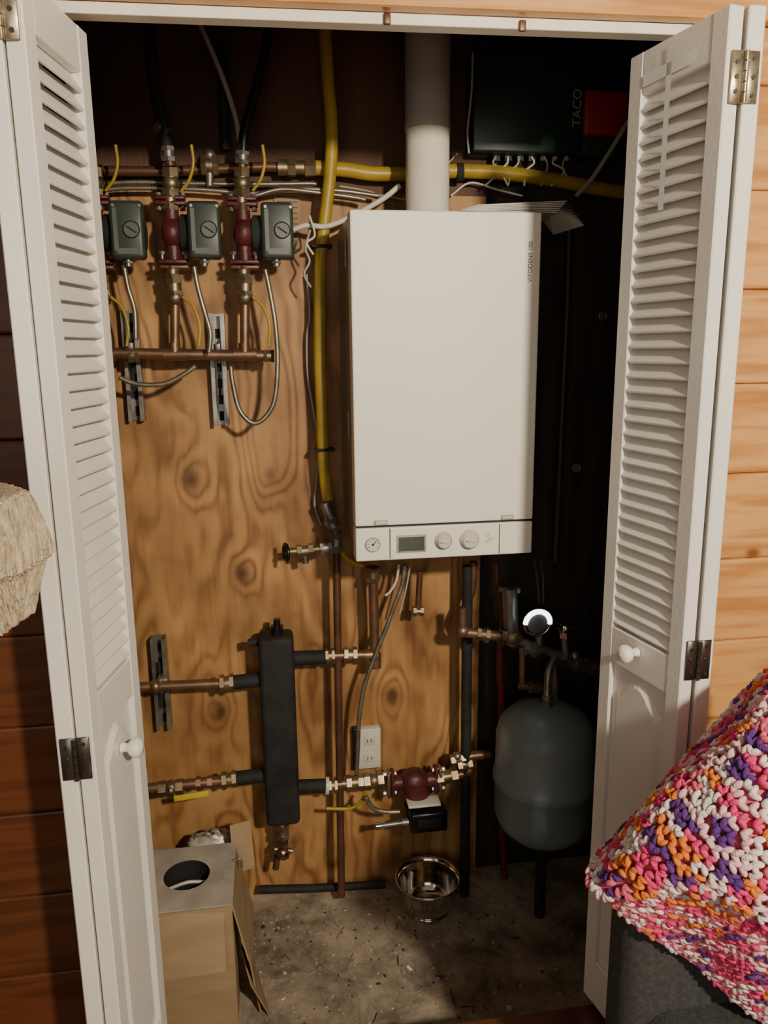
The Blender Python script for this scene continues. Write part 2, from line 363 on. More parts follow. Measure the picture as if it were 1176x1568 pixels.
for x,r in ((.432,.019),(.500,.022)):
    b.cyl((x,by+.001,1.007),(x,by-.004,1.007),r+.003,'plastic',32); b.lathe([(r,0),(r*.95,.012),(r*.8,.014)],(x,by-.004,1.007),(0,-1,0),'plastic',32)
    b.torus((x,by-.004,1.007),r+.003,.0008,(0,1,0),'wire'); b.box((x,by-.019,1.007),(r*1.7,.004,.006),'plastic',bev=.001); b.box((x-r*.5,by-.0215,1.007),(.006,.001,.0015),'text')
for x,z in ((.548,1.016),(.548,.998),(.556,1.006)): b.torus((x,by-.001,z),.0035,.0006,(0,1,0),'wire')
for x in (.271,.600): b.box((x,by-.001,1.061),(.034,.004,.012),'wire',bev=.001); b.box((x,by-.003,1.061),(.028,.003,.008),'plastic',bev=.001)
b.text('VITODENS 100',(.643,by-.001,1.69),.0145,'text',Euler((math.pi/2,-math.pi/2,0)),.0003)
for z in (1.72,1.30): b.box((bx0-.002,by+.10,z),(.004,.02,.07),'grayside',bev=.001)
b.box((cx,by+.22,bz0+.005),(W-.06,.22,.03),'slot')
b.done()
b=B('flue_pipe'); fx,fy=.427,2.05; z_shade=S(653,192,2.0).z
b.lathe([(.062,bz1-.002),(.062,bz1+.008),(.060,bz1+.022),(.056,bz1+.03),(.0555,z_shade)],(fx,fy,0),(0,0,1),'pvc',40)
b.lathe([(.0575,z_shade),(.0575,z_shade+.02),(.0565,z_shade+.022),(.0565,ZC)],(fx,fy,0),(0,0,1),'pvcd',40)  # grayer above the shadow edge: painted shade, same pipe
b.done()
b=B('instruction_booklet')
for i in range(7):
    z=bz1+.002+i*.0032
    b.box((.60+i*.004,1.965,z+.004),(.235,.13,.0018),'paper',Euler((0,-.015*i+.02,.03*i-.08)))
vs=[];fs=[]
for i in range(8):
    x0=.70; p=[V((x0,1.90+.004*i,bz1+.010+.003*i)),V((x0+.050+.006*i,1.905,bz1-.007*i+.026)),V((x0+.055,2.02,bz1-.008*i+.026)),V((x0,2.02,bz1+.010+.003*i))]
    o=len(vs); vs+=p; fs.append([o,o+1,o+2,o+3])
b.add(vs,fs,'paper',False); b.done()
# ---------------------------------------------------------------- gas line
b=B('gas_line')
b.tube(path(2.14,(497,40),(502,120),(508,200),(505,270),(497,340),(491,400),(490,480),(490,560),(493,630),(495,700),(499,745),(503,768)),.0165,'yellow',16)
b.tube(path(2.185,(482,257),(530,260),(570,266),(620,266),(690,262),(740,263),(780,266),(850,276),(930,291),(1000,300)),.019,'yellow',16)
p=path(2.185,(425,257),(440,257),(452,257),(466,257),(483,257))
b.cyl(p[0],p[1],.020,'brass'); b.hexn(p[1],p[2],.024,'brass'); b.cyl(p[2],p[3],.018,'brass'); b.hexn(p[3],p[4],.025,'brass')
p=path(2.185,(698,264),(708,264)); b.cyl(p[0],p[1],.024,'slot')
p=path(2.14,(503,765),(505,780),(506,800)); b.hexn(p[0],p[1],.020,'brass'); b.cyl(p[1],p[2],.016,'steel')
p=path(2.14,(482,688),(512,688)); b.box((p[0]+p[1])/2,(.055,.045,.008),'slot',bev=.002)
p=path(2.14,(478,378),(506,378)); b.box((p[0]+p[1])/2,(.055,.045,.008),'slot',bev=.002)
b.done()
# ---------------------------------------------------------------- fitting helpers
def fit(b,a,c,r,k='brass'):
    a=V(a);c=V(c);d=c-a
    b.hexn(a,a+d*.3,r*1.25,k); b.cyl(a+d*.3,a+d*.7,r,k); b.hexn(a+d*.7,c,r*1.25,k)
def ballvalve(b,p,ax,L,r,lever=None):
    p=V(p);ax=V(ax).normalized(); fit(b,p-ax*L/2,p+ax*L/2,r); b.sph(p,r*1.25,'brass')
def pumpv(name,u,v,Y,mu):
    """vertical inline circulator; motor to +x"""
    b=B(name); c=S(u,v,Y)
    b.lathe([(.020,-.022),(.034,-.018),(.038,0),(.034,.018),(.022,.022)],c,(1,0,0),'maroon',28)
    b.sph(c,.036,'maroon',(.75,.8,1.15))
    for s in (-1,1):
        b.cyl(c+V((0,0,s*.02)),c+V((0,0,s*.066)),.019,'maroon')
        zc=c+V((0,0,s*.070)); b.box(zc,(.078,.036,.012),'maroon',bev=.004); b.box(zc+V((0,0,s*.013)),(.074,.034,.010),'copperd' if s<0 else 'maroon',bev=.003)
        for q in (-1,1):
            b.cyl(zc+V((q*.029,0,-.014)),zc+V((q*.029,0,.026)),.0045,'steel',8); b.hexn(zc+V((q*.029,0,-.016)),zc+V((q*.029,0,-.008)),.008,'steel'); b.hexn(zc+V((q*.029,0,.018)),zc+V((q*.029,0,.026)),.008,'steel')
    d=c+V((mu,0,0))
    b.lathe([(.034,-.055),(.045,-.050),(.045,.035),(.040,.045),(.02,.048)],d+V((-.005,0,0)),(1,0,0),'motor',32)
    f=d+V((.005,-.045,0)); b.box(f,(.080,.045,.136),'motor',bev=.010,seg=3)
    b.cyl(f+V((.012,-.022,.0)),f+V((.012,-.026,.0)),.019,'motorl',28); b.torus(f+V((.012,-.026,.0)),.019,.0015,(0,1,0),'slot'); b.box(f+V((.012,-.027,.0)),(.028,.002,.003),'slot',Euler((0,.6,0)))
    b.box(f+V((-.026,-.023,0)),(.010,.002,.10),'motorl'); b.box(f+V((.0,-.0235,-.05)),(.05,.0015,.014),'motorl')
    for q in (-.028,.034): b.cyl(f+V((q,-.021,.055)),f+V((q,-.026,.055)),.004,'steel',8)
    b.cyl(f+V((-.005,.0,-.068)),f+V((-.005,.0,-.084)),.009,'steel'); b.hexn(f+V((-.005,.0,-.072)),f+V((-.005,.0,-.077)),.013,'steel')
    return b.done()
YP=2.11
pumpv('circulator_pump',264,357,YP,.078)
pumpv('circulator_pump',373,358,YP,.080)
pumpv('circulator_pump',148,357,YP,.078)
# ---------------------------------------------------------------- supply manifold
b=B('supply_manifold_piping')
for u,bot in ((264,268),(373,375),(148,158)):
    b.cyl(S(bot,545,YP),S(bot,440,YP),.0125,'copper'); fit(b,S(bot,455,YP),S(u+2,425,YP),.018); b.sph(S(bot,456,YP),.022,'brass')
    fit(b,S(u,425,YP),S(u,408,YP),.017)
    a=S(u-2,300,YP); c=S(u-2,262,YP); ballvalve(b,(a+c)/2,(0,0,1),.07,.017)
    fit(b,S(u-3,292,YP),S(u-3,322,YP),.018)
    q=S(u+14,292,YP-.03); b.tube([q,S(u+26,275,YP-.04),S(u+32,250,YP-.045),S(u+29,222,YP-.045)],.004,'yellow',8)
    q=S(bot+12,455,YP-.03); b.tube([q,S(bot+28,470,YP-.04),S(bot+38,500,YP-.045),S(bot+36,530,YP-.045)],.004,'yellow',8)
b.cyl(S(140,540,YP),S(420,545,YP),.0140,'copper')
for u in (158,268,375): 
    p=S(u,543,YP); b.cyl(p-V((.03,0,0)),p+V((.03,0,0)),.0165,'copper'); b.cyl(p,p+V((0,0,.03)),.0155,'copper')
for u in (412,205): fit(b,S(u-8,545,YP),S(u+8,545,YP),.015)
b.tube(path(YP,(261,255),(258,235),(255,215)),.012,'copperd',12); fit(b,S(259,248,YP),S(257,225,YP),.014,'steel')
b.tube(path(YP,(256,225),(250,190),(240,150),(232,90),(228,30)),.0145,'black',14)
fit(b,S(258,205,YP),S(240,190,YP),.013,'steel')
b.tube(path(YP,(371,258),(371,225),(373,205)),.011,'copperd',12); fit(b,S(371,252,YP),S(372,232,YP),.014,'steel')
b.tube(path(YP,(372,235),(374,205),(383,170),(395,125),(408,70),(415,20)),.0125,'blackgloss',14)
b.tube(path(2.19,(345,230),(342,150),(340,60)),.014,'black',12)
b.tube(path(2.19,(160,262),(260,262),(400,256),(430,257)),.0125,'copperd',14)
fit(b,S(308,254,2.17),S(334,254,2.17),.021,'brass'); b.sph(S(321,238,2.17),.016,'steel')
b.cyl(S(321,262,2.17),S(321,285,2.17),.010,'steel')
b.done()
rb=(.007,.0009)
AC='armored_cable'
one(AC,path(2.18,(150,282),(210,279),(300,281),(400,282),(470,281),(485,282)),.006,'flex',10,rb)
one(AC,path(2.17,(150,292),(200,288),(300,290),(390,296),(450,290),(520,292),(580,300)),.006,'flex',10,rb)
one(AC,path(2.16,(390,300),(430,290),(480,294),(540,302),(560,306)),.006,'flex',10,rb)
one(AC,path(2.06,(297,408),(303,440),(314,480),(322,510),(320,540)),.0065,'flex',10,rb)
one(AC,path(2.06,(406,412),(414,450),(422,500),(425,560),(418,620),(392,648),(368,630),(357,590),(353,560)),.0065,'flex',10,rb)
one(AC,path(2.07,(182,578),(210,588),(250,588),(280,574),(300,560)),.0065,'flex',10,rb)
one(AC,path(2.08,(189,402),(196,440),(206,475),(208,520)),.0065,'flex',10,rb)
def strut(name,u,v0,v1):
    b=B(name); p=S(u,v0,2.19); q=S(u,v1,2.19); h=p.z-q.z; c=V(((p.x+q.x)/2,2.205,(p.z+q.z)/2))
    b.box(c+V((0,.018,0)),(.042,.003,h),'steel'); 
    for s in (-1,1): b.box(c+V((s*.020,0,0)),(.003,.036,h),'steel'); b.box(c+V((s*.0155,-.019,0)),(.010,.003,h),'steel')
    n=int(h/.045)
    for i in range(n): b.box(c+V((0,.0155,-h/2+.025+i*.045)),(.012,.003,.026),'slot',bev=.001)
    b.box(c+V((0,-.012,0)),(.006,.006,h*.5),'slot')
    return b.done()
strut('strut_channel',203,475,645); strut('strut_channel',335,480,652); strut('strut_channel',246,978,1118)
for u,v in ((203,543),(335,544),(248,1050)):
    b=B('pipe_clamp'); p=S(u,v,2.13); b.torus(p,.019,.003,(1,0,0),'steel',20); b.box(p+V((0,-.02,.022)),(.014,.014,.018),'steel',bev=.002); b.box(p+V((0,.035,0)),(.03,.05,.03),'steel',bev=.003); b.done()
# ---------------------------------------------------------------- zone controller
b=B('zone_controller_box')
p0=S(724,75,2.16); p1=S(890,238,2.16); p2=S(955,238,2.16)
b.box(((p0.x+p1.x)/2,2.19,(p0.z+p1.z)/2),(p1.x-p0.x,.08,p0.z-p1.z),'green',bev=.006)
b.box(((p1.x+p2.x)/2,2.185,(S(900,140,2.16).z+S(900,208,2.16).z)/2),(p2.x-p1.x,.085,S(900,140,2.16).z-S(900,208,2.16).z),'red',bev=.006)
b.box(((p1.x+p2.x)/2,2.195,(p0.z+p1.z)/2),(p2.x-p1.x+.01,.065,p0.z-p1.z),'green',bev=.004)
q=S(884,165,2.149); b.text('TACO',(q.x,2.1485,q.z),.034,'textw',Euler((math.pi/2,-math.pi/2,0)))
for i in range(7):
    u=760+i*18; b.hexn(S(u,236,2.19),S(u,247,2.19),.011,'steel')
b.done()
EC='electrical_cable'
for i in range(7):
    u=760+i*18+random.uniform(-2,2); one(EC,path(2.175,(u,240),(u+random.uniform(-6,6),250),(u+random.uniform(-12,16),262),(u+random.uniform(-20,20),285)),.0028,'wirew' if i%2 else 'wire',8)
one(EC,path(2.05,(962,185),(935,230),(905,275),(882,300)),.006,'wire',10)
one(EC,path(2.10,(724,80),(722,140),(716,200),(718,235)),.003,'wire',8)
one(EC,path(2.12,(612,284),(590,302),(560,320),(520,340),(495,347),(470,345),(448,352)),.007,'wirew',12)
one(EC,path(2.14,(305,35),(325,80),(345,130),(362,185),(366,215)),.0065,'wire',10)
one(EC,path(2.20,(470,420),(474,480),(470,520),(472,580),(482,640),(488,690),(484,740),(482,775),(492,805)),.0035,'wire',8)
one(EC,path(2.20,(700,235),(640,300),(590,300),(560,292),(520,285)),.003,'wire',8)
one(EC,path(2.20,(690,300),(720,280),(760,290),(800,300)),.003,'wirew',8)
one(EC,path(2.1,(475,352),(468,380),(474,400),(466,420),(476,440)),.003,'wire',8)
one(EC,path(2.1,(474,330),(482,360),(470,372),(480,390)),.003,'wirew',8)
b=B('wall_notice'); p=S(440,325,2.225); 
b.box((p.x,2.226,p.z-.02),(.07,.004,.15),'card'); 
for i in range(9): b.box((p.x,2.2235,p.z+.04-i*.014),(.055,.001,.002),'board')
b.done()
# ---------------------------------------------------------------- gas shutoff + drop
YL=2.12
b=B('gas_shutoff_piping')
b.cyl(S(515,835,YL),S(523,1372,YL),.0115,'copperd'); b.tube(path(YL,(497,770),(503,785),(511,805),(515,838)),.015,'steel',14)
fit(b,S(504,795,YL),S(514,812,YL),.017,'steel'); fit(b,S(515,815,YL),S(515,845,YL),.016,'steel')
b.cyl(S(440,845,YL),S(515,838,YL),.011,'brass'); fit(b,S(455,845,YL),S(480,842,YL),.016); fit(b,S(490,840,YL),S(508,838,YL),.015,'steel')
b.cyl(S(466,845,YL),S(468,862,YL),.010,'brass')
p=S(438,846,YL); b.torus(p,.024,.005,(1,.25,0),'blackgloss'); 
for a in range(3): t=a*math.pi/3; b.cyl(p+V((0,.022*math.cos(t),.022*math.sin(t))),p-V((0,.022*math.cos(t),.022*math.sin(t))),.004,'blackgloss',8)
b.tube(path(2.13,(520,838),(528,852),(542,862),(556,866)),.008,'yellow',10)
b.done()
# ---------------------------------------------------------------- hydraulic separator
b=B('hydraulic_separator')
p=S(427,970,YL); q=S(429,1253,YL); 
b.box(((p.x+q.x)/2,YL,(p.z+q.z)/2),(.100,.09,p.z-q.z),'black',bev=.014,seg=3)
b.cyl(S(424,972,YL),S(424,958,YL),.018,'blackgloss'); b.cyl(S(424,960,YL),S(424,948,YL),.010,'blackgloss')
b.tube([S(410,985,YL),S(392,983,YL),S(380,985,YL)],.012,'black',12)
for (u,v) in ((500,1006),(500,1203)): b.cyl(S(445,v+2,YL),S(u,v,YL),.021,'black')
for (u,v) in ((358,1045),(360,1192)): b.cyl(S(410,v-6,YL),S(u,v,YL),.021,'black')
b.cyl(S(431,1250,YL),S(433,1285,YL),.014,'brass'); fit(b,S(432,1262,YL),S(433,1282,YL),.018)
fit(b,S(433,1290,YL),S(435,1312,YL),.015); b.cyl(S(420,1300,YL),S(448,1303,YL),.009,'brass'); b.torus(S(434,1308,YL-.035),.015,.004,(0,1,0),'maroon',20)
b.cyl(S(434,1305,YL),S(434,1305,YL-.035),.006,'brass'); b.cyl(S(425,1310,YL),S(422,1330,YL),.010,'copperd')
b.done()
b=B('heating_circuit_piping')
b.cyl(S(180,1054,YL),S(345,1046,YL),.0145,'copper'); fit(b,S(337,1047,YL),S(358,1045,YL),.021)
b.sph(S(238,1051,YL),.020,'copper')
b.cyl(S(180,1212,YL),S(350,1194,YL),.0145,'copper'); fit(b,S(340,1195,YL),S(362,1192,YL),.020); fit(b,S(300,1199,YL),S(325,1197,YL),.015,'copper'); ballvalve(b,S(262,1206,YL),(1,0,.02),.07,.018)
p=S(293,1219,YL-.04); b.box(p,(.10,.003,.018),'yellowtag',Euler((0,-.08,0)),.001)
b.cyl(S(262,1206,YL),S(262,1210,YL-.04),.005,'brass',8)
fit(b,S(498,1005,YL),S(512,1004,YL),.019); b.cyl(S(510,1004,YL),S(575,1002,YL),.0145,'copper'); fit(b,S(526,1003,YL),S(546,1003,YL),.020)
b.cyl(S(574,1005,YL),S(571,868,YL),.0145,'copper'); b.sph(S(574,1004,YL),.019,'copper'); b.cyl(S(574,1000,YL),S(575,1022,YL),.017,'copper'); fit(b,S(571,890,YL),S(571,868,YL),.018)
b.cyl(S(558,1003,YL),S(578,1002,YL),.017,'copper')
b.cyl(S(503,1203,YL),S(498,1203,YL),.026,'plastic'); fit(b,S(503,1203,YL),S(516,1202,YL),.020); b.cyl(S(515,1201,YL),S(560,1197,YL),.0145,'copper'); fit(b,S(530,1199,YL),S(556,1197,YL),.019); ballvalve(b,S(572,1195,YL),(1,0,.02),.06,.020)
fit(b,S(668,1192,YL),S(700,1186,YL),.020); b.tube(path(YL,(696,1188),(712,1183),(720,1172),(716,1160),(728,1157),(750,1155)),.0145,'copper',14)
fit(b,S(700,1172,YL),S(722,1168,YL),.018); b.sph(S(718,1180,YL),.021,'copperd'); fit(b,S(690,1165,YL),S(712,1160,YL),.014); b.sph(S(700,1158,YL),.015,'brass')
b.tube(path(YL-.02,(500,1238),(535,1238),(552,1228),(560,1215)),.0055,'yellow',8)
b.cyl(S(640,937,YL),S(643,875,YL),.009,'copperd'); fit(b,S(632,936,YL),S(648,936,YL),.012)
b.done()
b=B('circulator_pump'); c=S(634,1196,YL)
b.sph(c,.045,'maroon',(1.05,.9,.95)); b.cyl(c+V((-.07,0,0)),c+V((.07,0,0)),.022,'maroon')
for s in (-1,1):
    z=c+V((s*.068,0,0)); b.box(z,(.012,.04,.085),'maroon',bev=.004); b.box(z+V((s*.013,0,0)),(.011,.038,.082),'brass',bev=.003)
    for q in (-1,1): b.hexn(z+V((-.012*s,0,q*.032)),z+V((.028*s,0,q*.032)),.008,'steel')
d=c+V((.012,-.03,-.085)); b.cyl(c,d+V((0,.02,0)),.040,'maroon'); b.box(c+V((.02,-.045,-.045)),(.10,.05,.008),'plastic',bev=.002)
b.lathe([(.048,0),(.050,.02),(.048,.05),(.03,.055)],d+V((0,.02,.02)),(0,0,-1),'blackgloss',28)
b.box(d+V((.02,-.02,-.012)),(.115,.06,.066),'blackgloss',bev=.008,seg=2); b.box(d+V((.02,-.051,-.012)),(.07,.002,.03),'slot')
b.cyl(d+V((-.04,-.02,-.02)),d+V((-.135,-.02,-.024)),.008,'steel'); b.cyl(d+V((-.04,-.02,-.02)),d+V((-.06,-.02,-.02)),.013,'steel'); b.cyl(d+V((-.125,-.02,-.024)),d+V((-.14,-.02,-.024)),.011,'chrome')
b.done()
one(AC,path(2.10,(620,866),(616,895),(603,930),(590,965),(572,1010),(557,1055),(550,1100),(548,1145),(546,1185)),.0065,'flex',10,rb)
one(AC,path(2.07,(560,1220),(570,1237),(590,1243),(612,1243)),.007,'flex',10,rb)
one(EC,path(2.10,(611,864),(607,888),(598,905),(590,912)),.004,'wirew',8)
one(EC,path(2.10,(628,866),(622,900),(612,940)),.003,'wire',8)
b=B('electrical_outlet'); p=S(564,1112,2.22); q=S(564,1172,2.22)
b.box((p.x,2.215,(p.z+q.z)/2),(.072,.03,p.z-q.z),'plastic',bev=.003); b.box((p.x-.043,2.215,(p.z+q.z)/2-.0),(.02,.025,p.z-q.z+.006),'blackgloss',bev=.003)
for dz in (.03,-.03): b.box((p.x,2.199,(p.z+q.z)/2+dz),(.034,.003,.03),'wirew',bev=.001); b.box((p.x-.006,2.197,(p.z+q.z)/2+dz),(.002,.002,.01),'slot'); b.box((p.x+.006,2.197,(p.z+q.z)/2+dz),(.002,.002,.01),'slot')
b.done()
# ---------------------------------------------------------------- right-hand pipes and tank
b=B('fill_and_relief_piping'); YR=2.04
b.cyl(S(716,866,YL),S(712,1300,YL),.016,'black'); b.cyl(S(712,1300,YL),V((S(712,1300,YL).x,YL,ZF)),.016,'black')
b.tube(path(YL,(725,860),(722,905),(706,945),(712,968)),.012,'copperd',12)
b.cyl(S(708,968,YR),S(775,975,YR),.015,'copper'); b.sph(S(708,966,YR),.020,'copper'); fit(b,S(728,970,YR),S(748,973,YR),.018); fit(b,S(765,975,YR),S(790,980,YR),.021); b.cyl(S(708,966,YR),S(708,930,YR),.0125,'copper')
b.cyl(S(784,985,YR),S(780,900,YR),.022,'steel'); b.lathe([(.020,0),(.029,.01),(.029,.03),(.02,.04)],S(784,985,YR),(0,0,1),'brass'); b.cyl(S(765,902,YR),S(795,904,YR),.010,'steel')
b.cyl(S(786,978,YR),S(905,1020,YR),.013,'steel'); fit(b,S(800,990,YR),S(822,996,YR),.019,'steel'); fit(b,S(862,1008,YR),S(885,1016,YR),.022,'brass'); fit(b,S(888,1015,YR),S(912,1022,YR),.020,'brass')
b.sph(S(880,1005,YR),.018,'steel'); b.cyl(S(826,998,YR),S(826,940,YR),.012,'steel'); b.cyl(S(866,1005,YR),S(864,955,YR),.011,'steel')
b.cyl(S(852,962,YR-.03),S(878,962,YR-.03),.007,'chrome'); b.sph(S(866,962,YR-.03),.016,'chrome')
fit(b,S(864,975,YR),S(864,950,YR),.016,'chrome')
b.cyl(S(795,1050,YR),S(832,1055,YR),.010,'brass'); fit(b,S(812,1052,YR),S(828,1054,YR),.014); b.cyl(S(800,990,YR),S(800,1050,YR),.009,'brass')
b.tube(path(YR,(848,1010),(850,1050),(850,1095)),.011,'steel',12)
b.tube(path(2.17,(766,985),(765,1030),(768,1080),(766,1200),(770,1300),(772,1345)),.011,'redpex',12)
b.tube(path(2.15,(765,975),(770,940),(762,900),(760,860)),.009,'copperd',12)
b.tube(path(2.05,(818,855),(822,880),(826,925)),.004,'wiredark',8)
b.tube(path(2.05,(828,855),(832,890),(832,925)),.004,'wiredark',8)
b.done()
b=B('pressure_gauge'); c=S(823,954,1.99)
b.cyl(c+V((0,.035,0)),c,.038,'blackgloss',32); b.torus(c+V((0,-.002,0)),.036,.0075,(0,1,.1),'led',40,math.radians(180),math.radians(365)); b.torus(c,.038,.004,(0,1,0),'chrome',40); b.cyl(c,c+V((0,-.003,0)),.031,'lcd',32)  # the glowing arc is a painted reflection, not a light
b.cyl(c+V((0,.02,0)),c+V((0,.05,-.03)),.009,'brass')
b.done()
b=B('expansion_tank'); tx,ty=.772,1.99; zt,zb_=.468,.035
prof=[(.0001,0),(.05,.004),(.10,.022),(.130,.050),(.145,.085),(.147,.185),(.1495,.188),(.1525,.196),(.1525,.212),(.1495,.220),(.147,.223),(.145,.340),(.135,.378),(.105,.408),(.06,.426),(.03,.432),(.0001,.433)]
b.lathe(prof,(tx,ty,zb_),(0,0,1),'tank',48)
b.cyl((tx,ty,zt-.01),(tx,ty,zt+.03),.014,'steel'); b.hexn((tx,ty,zt),(tx,ty,zt+.014),.022,'brass'); b.cyl((tx-.05,ty-.07,zt-.045),(tx-.05,ty-.07,zt-.025),.007,'blackgloss')
b.tube([(tx,ty,zt+.02),(tx+.01,ty+.02,.56),(S(850,1050,YR).x,YR,.60)],.011,'steel')
b.cyl((tx,ty,ZF+.001),(tx,ty,zb_+.004),.016,'slot'); 
b.done()
b=B('drain_line'); b.tube([S(398,1362,2.17),S(480,1360,2.17),S(590,1354,2.17)],.013,'black',12,False); b.done()
# ---------------------------------------------------------------- bowl
b=B('steel_bowl'); r=.101
prof=[(.0001,.006),(.055,.006),(.070,.016),(.084,.04),(.092,.07),(.095,.098),(r,.108),(r+.003,.112),(r+.001,.1155),(.097,.114),(.091,.099),(.087,.07),(.079,.042),(.066,.021),(.052,.0125),(.0001,.012)]
b.lathe(prof,(.437,2.075,ZF),(0,0,1),'chrome',64); b.torus((.437,2.075,ZF+.005),.062,.006,(0,0,1),'chrome',48); b.done()
# ---------------------------------------------------------------- cardboard box
b=B('cardboard_box')
x0,x1,y0,y1,z1=-.40,-.142,1.74,1.985,.115; h=z1-ZF; cxx=(x0+x1)/2; cyy=(y0+y1)/2; cz=(z1+ZF)/2
b.box((cxx,y0,cz),(x1-x0,.005,h),'card'); b.box((cxx,y1,cz),(x1-x0,.005,h),'card'); b.box((x0,cyy,cz),(.005,y1-y0,h),'card'); b.box((x1,cyy,cz),(.005,y1-y0,h),'card'); b.box((cxx,cyy,ZF+.004),(x1-x0,y1-y0,.006),'card')
b.box((cxx-.008,y0-.022,z1-.080),(x1-x0-.02,.004,.155),'card',Euler((-.27,0,.03)))
b.box((x1+.022,cyy,z1-.10),(.004,y1-y0-.01,.21),'card',Euler((0,-.2,0)))
b.box((x1+.040,cyy-.03,z1-.25),(.004,.17,.18),'card',Euler((.1,-.12,.1)))
b.box((x1+.045,cyy-.06,ZF+.075),(.004,.14,.14),'card',Euler((.15,-.35,.2)))
b.box((x1+.02,y1+.02,z1-.02),(.06,.004,.14),'card',Euler((-.2,0,.3)))
b.done()
b=B('sheet_metal_cover'); X0,X1,Y0,Y1=-.39,-.137,1.735,1.985; zt=z1+.010; n=48; hx,hy=-.262,1.865; rr=.060
outer=[];inner=[]
for i in range(n):
    a=2*math.pi*i/n; dx,dy=math.cos(a),math.sin(a)
    t=min((X1-hx)/dx if dx>1e-6 else ((X0-hx)/dx if dx<-1e-6 else 9),(Y1-hy)/dy if dy>1e-6 else ((Y0-hy)/dy if dy<-1e-6 else 9))
    outer.append(V((hx+dx*t,hy+dy*t,zt))); inner.append(V((hx+dx*rr,hy+dy*rr,zt)))
for cxn,cyn in ((X0,Y0),(X0,Y1),(X1,Y0),(X1,Y1)):
    k=min(range(n),key=lambda i:(outer[i]-V((cxn,cyn,zt))).length); outer[k]=V((cxn,cyn,zt))
low=[v-V((0,0,.006)) for v in outer]; il=[v-V((0,0,.05)) for v in inner]
b.add(outer+inner+low,[[i,(i+1)%n,n+(i+1)%n,n+i] for i in range(n)]+[[i,(i+1)%n,2*n+(i+1)%n,2*n+i] for i in range(n)],'foil',False)
b.add(inner+il,[[i,(i+1)%n,n+(i+1)%n,n+i] for i in range(n)],'slot',True)
b.cyl((hx,hy,zt-.052),(hx,hy,zt-.050),rr,'slot',40); b.tube([(hx-.05,hy-.01,zt-.030),(hx,hy-.004,zt-.020),(hx+.045,hy+.005,zt-.03)],.005,'foil',8)
b.tube([(X1-.005,1.90,zt+.003),(X1+.015,1.90,zt+.006),(X1+.018,1.90,zt-.02)],.003,'steel',8)
b.done()
b=B('crumpled_foil'); 
c=V((-.21,2.10,ZF+.30))
b.sph(c,.05,'foil',(1.5,.7,.5)); b.v=[tuple(V(v)+V((random.uniform(-.008,.008),random.uniform(-.008,.008),random.uniform(-.008,.008)))) for v in b.v]; 
b.cyl(V((-.21,2.10,ZF)),V((-.21,2.10,ZF+.28)),.03,'card')
b.done()
b=B('floor_debris')
for i in range(420):
    x=random.uniform(-.12,.75); y=random.uniform(1.5,2.15); s=random.uniform(.002,.006) if i>24 else random.uniform(.006,.012)
    e=Euler((random.uniform(-.3,.3),random.uniform(-.3,.3),random.uniform(0,6)))
    b.box((x,y,ZF+.002),(s*random.uniform(.6,2.5),s,.002),random.choice(['card','paper','foil','board','floor','board']),e)
for i in range(22):
    x=random.uniform(-.05,.5); y=random.uniform(1.65,2.1); a=random.uniform(0,3.1); l=random.uniform(.02,.06)
    b.tube([(x,y,ZF+.003),(x+l*math.cos(a),y+l*math.sin(a),ZF+.004)],.0014,random.choice(['sisal','board']),6,False)
b.done()
for u,v in ((921,484),(881,716)):
    b=B('wall_bracket'); p=S(u,v,2.2); b.cyl((p.x,2.23,p.z),(p.x,2.19,p.z),.010,'steel',16); b.torus((p.x,2.19,p.z),.012,.003,(0,1,0),'steel',16); b.done()
one('conduit_pipe',path(2.20,(872,335),(868,480),(862,600),(855,760),(850,860)),.010,'wiredark',10)
# ---------------------------------------------------------------- sofa + blanket
b=B('sofa')
b.box((1.14,1.02,.38),(1.22,.10,.72),'sofa',bev=.035,seg=4)
b.box((1.16,.79,.24),(1.20,.50,.40),'sofa',bev=.04,seg=3)
for x in (.60,1.7):
    for y in (.58,1.03): b.cyl((x,y,0),(x,y,.06),.02,'blackgloss')
b.done()
cols=[('yarn_hot_pink',(.80,.05,.19)),('yarn_blush',(.86,.54,.56)),('yarn_orange',(.85,.22,.03)),('yarn_purple',(.12,.03,.22)),('yarn_coral',(.82,.14,.22)),('yarn_cream',(.88,.76,.72))]
for n_,c_ in cols: M[n_]=mat(n_,c_,.9,col2=tuple(x*.78 for x in c_),nscale=150,bump=.5,bscale=500)
hem=[(903,1358,.97),(950,1400,.955),(1000,1435,.945),(1060,1482,.935),(1115,1528,.925),(1185,1572,.92),(1270,1620,.92)]
mid=[(900,1352,.985),(958,1345,.93),(1022,1340,.88),(1085,1345,.845),(1135,1350,.83),(1195,1360,.82),(1280,1370,.82)]
upp=[(902,1348,.995),(965,1290,.975),(1030,1230,.945),(1090,1176,.93),(1142,1138,.915),(1200,1112,.90),(1285,1090,.90)]
rid=[(901,1345,1.0),(947,1305,1.02),(998,1247,1.03),(1064,1166,1.03),(1132,1100,1.03),(1194,1046,1.03),(1280,995,1.03)]
rows=[[S(*p) for p in r] for r in (hem,mid,upp,rid)]
bk=[p+V((.02,.06,-.04)) for p in rows[3]]; bk[0]=rows[3][0]+V((.01,.01,0))
bk2=[p+V((.04,.085,-.14)) for p in rows[3]]; bk2[0]=rows[3][0]+V((.02,.02,-.004)); bk2[1]=rows[3][1]+V((.04,.06,-.06))
rows+= [bk,bk2]
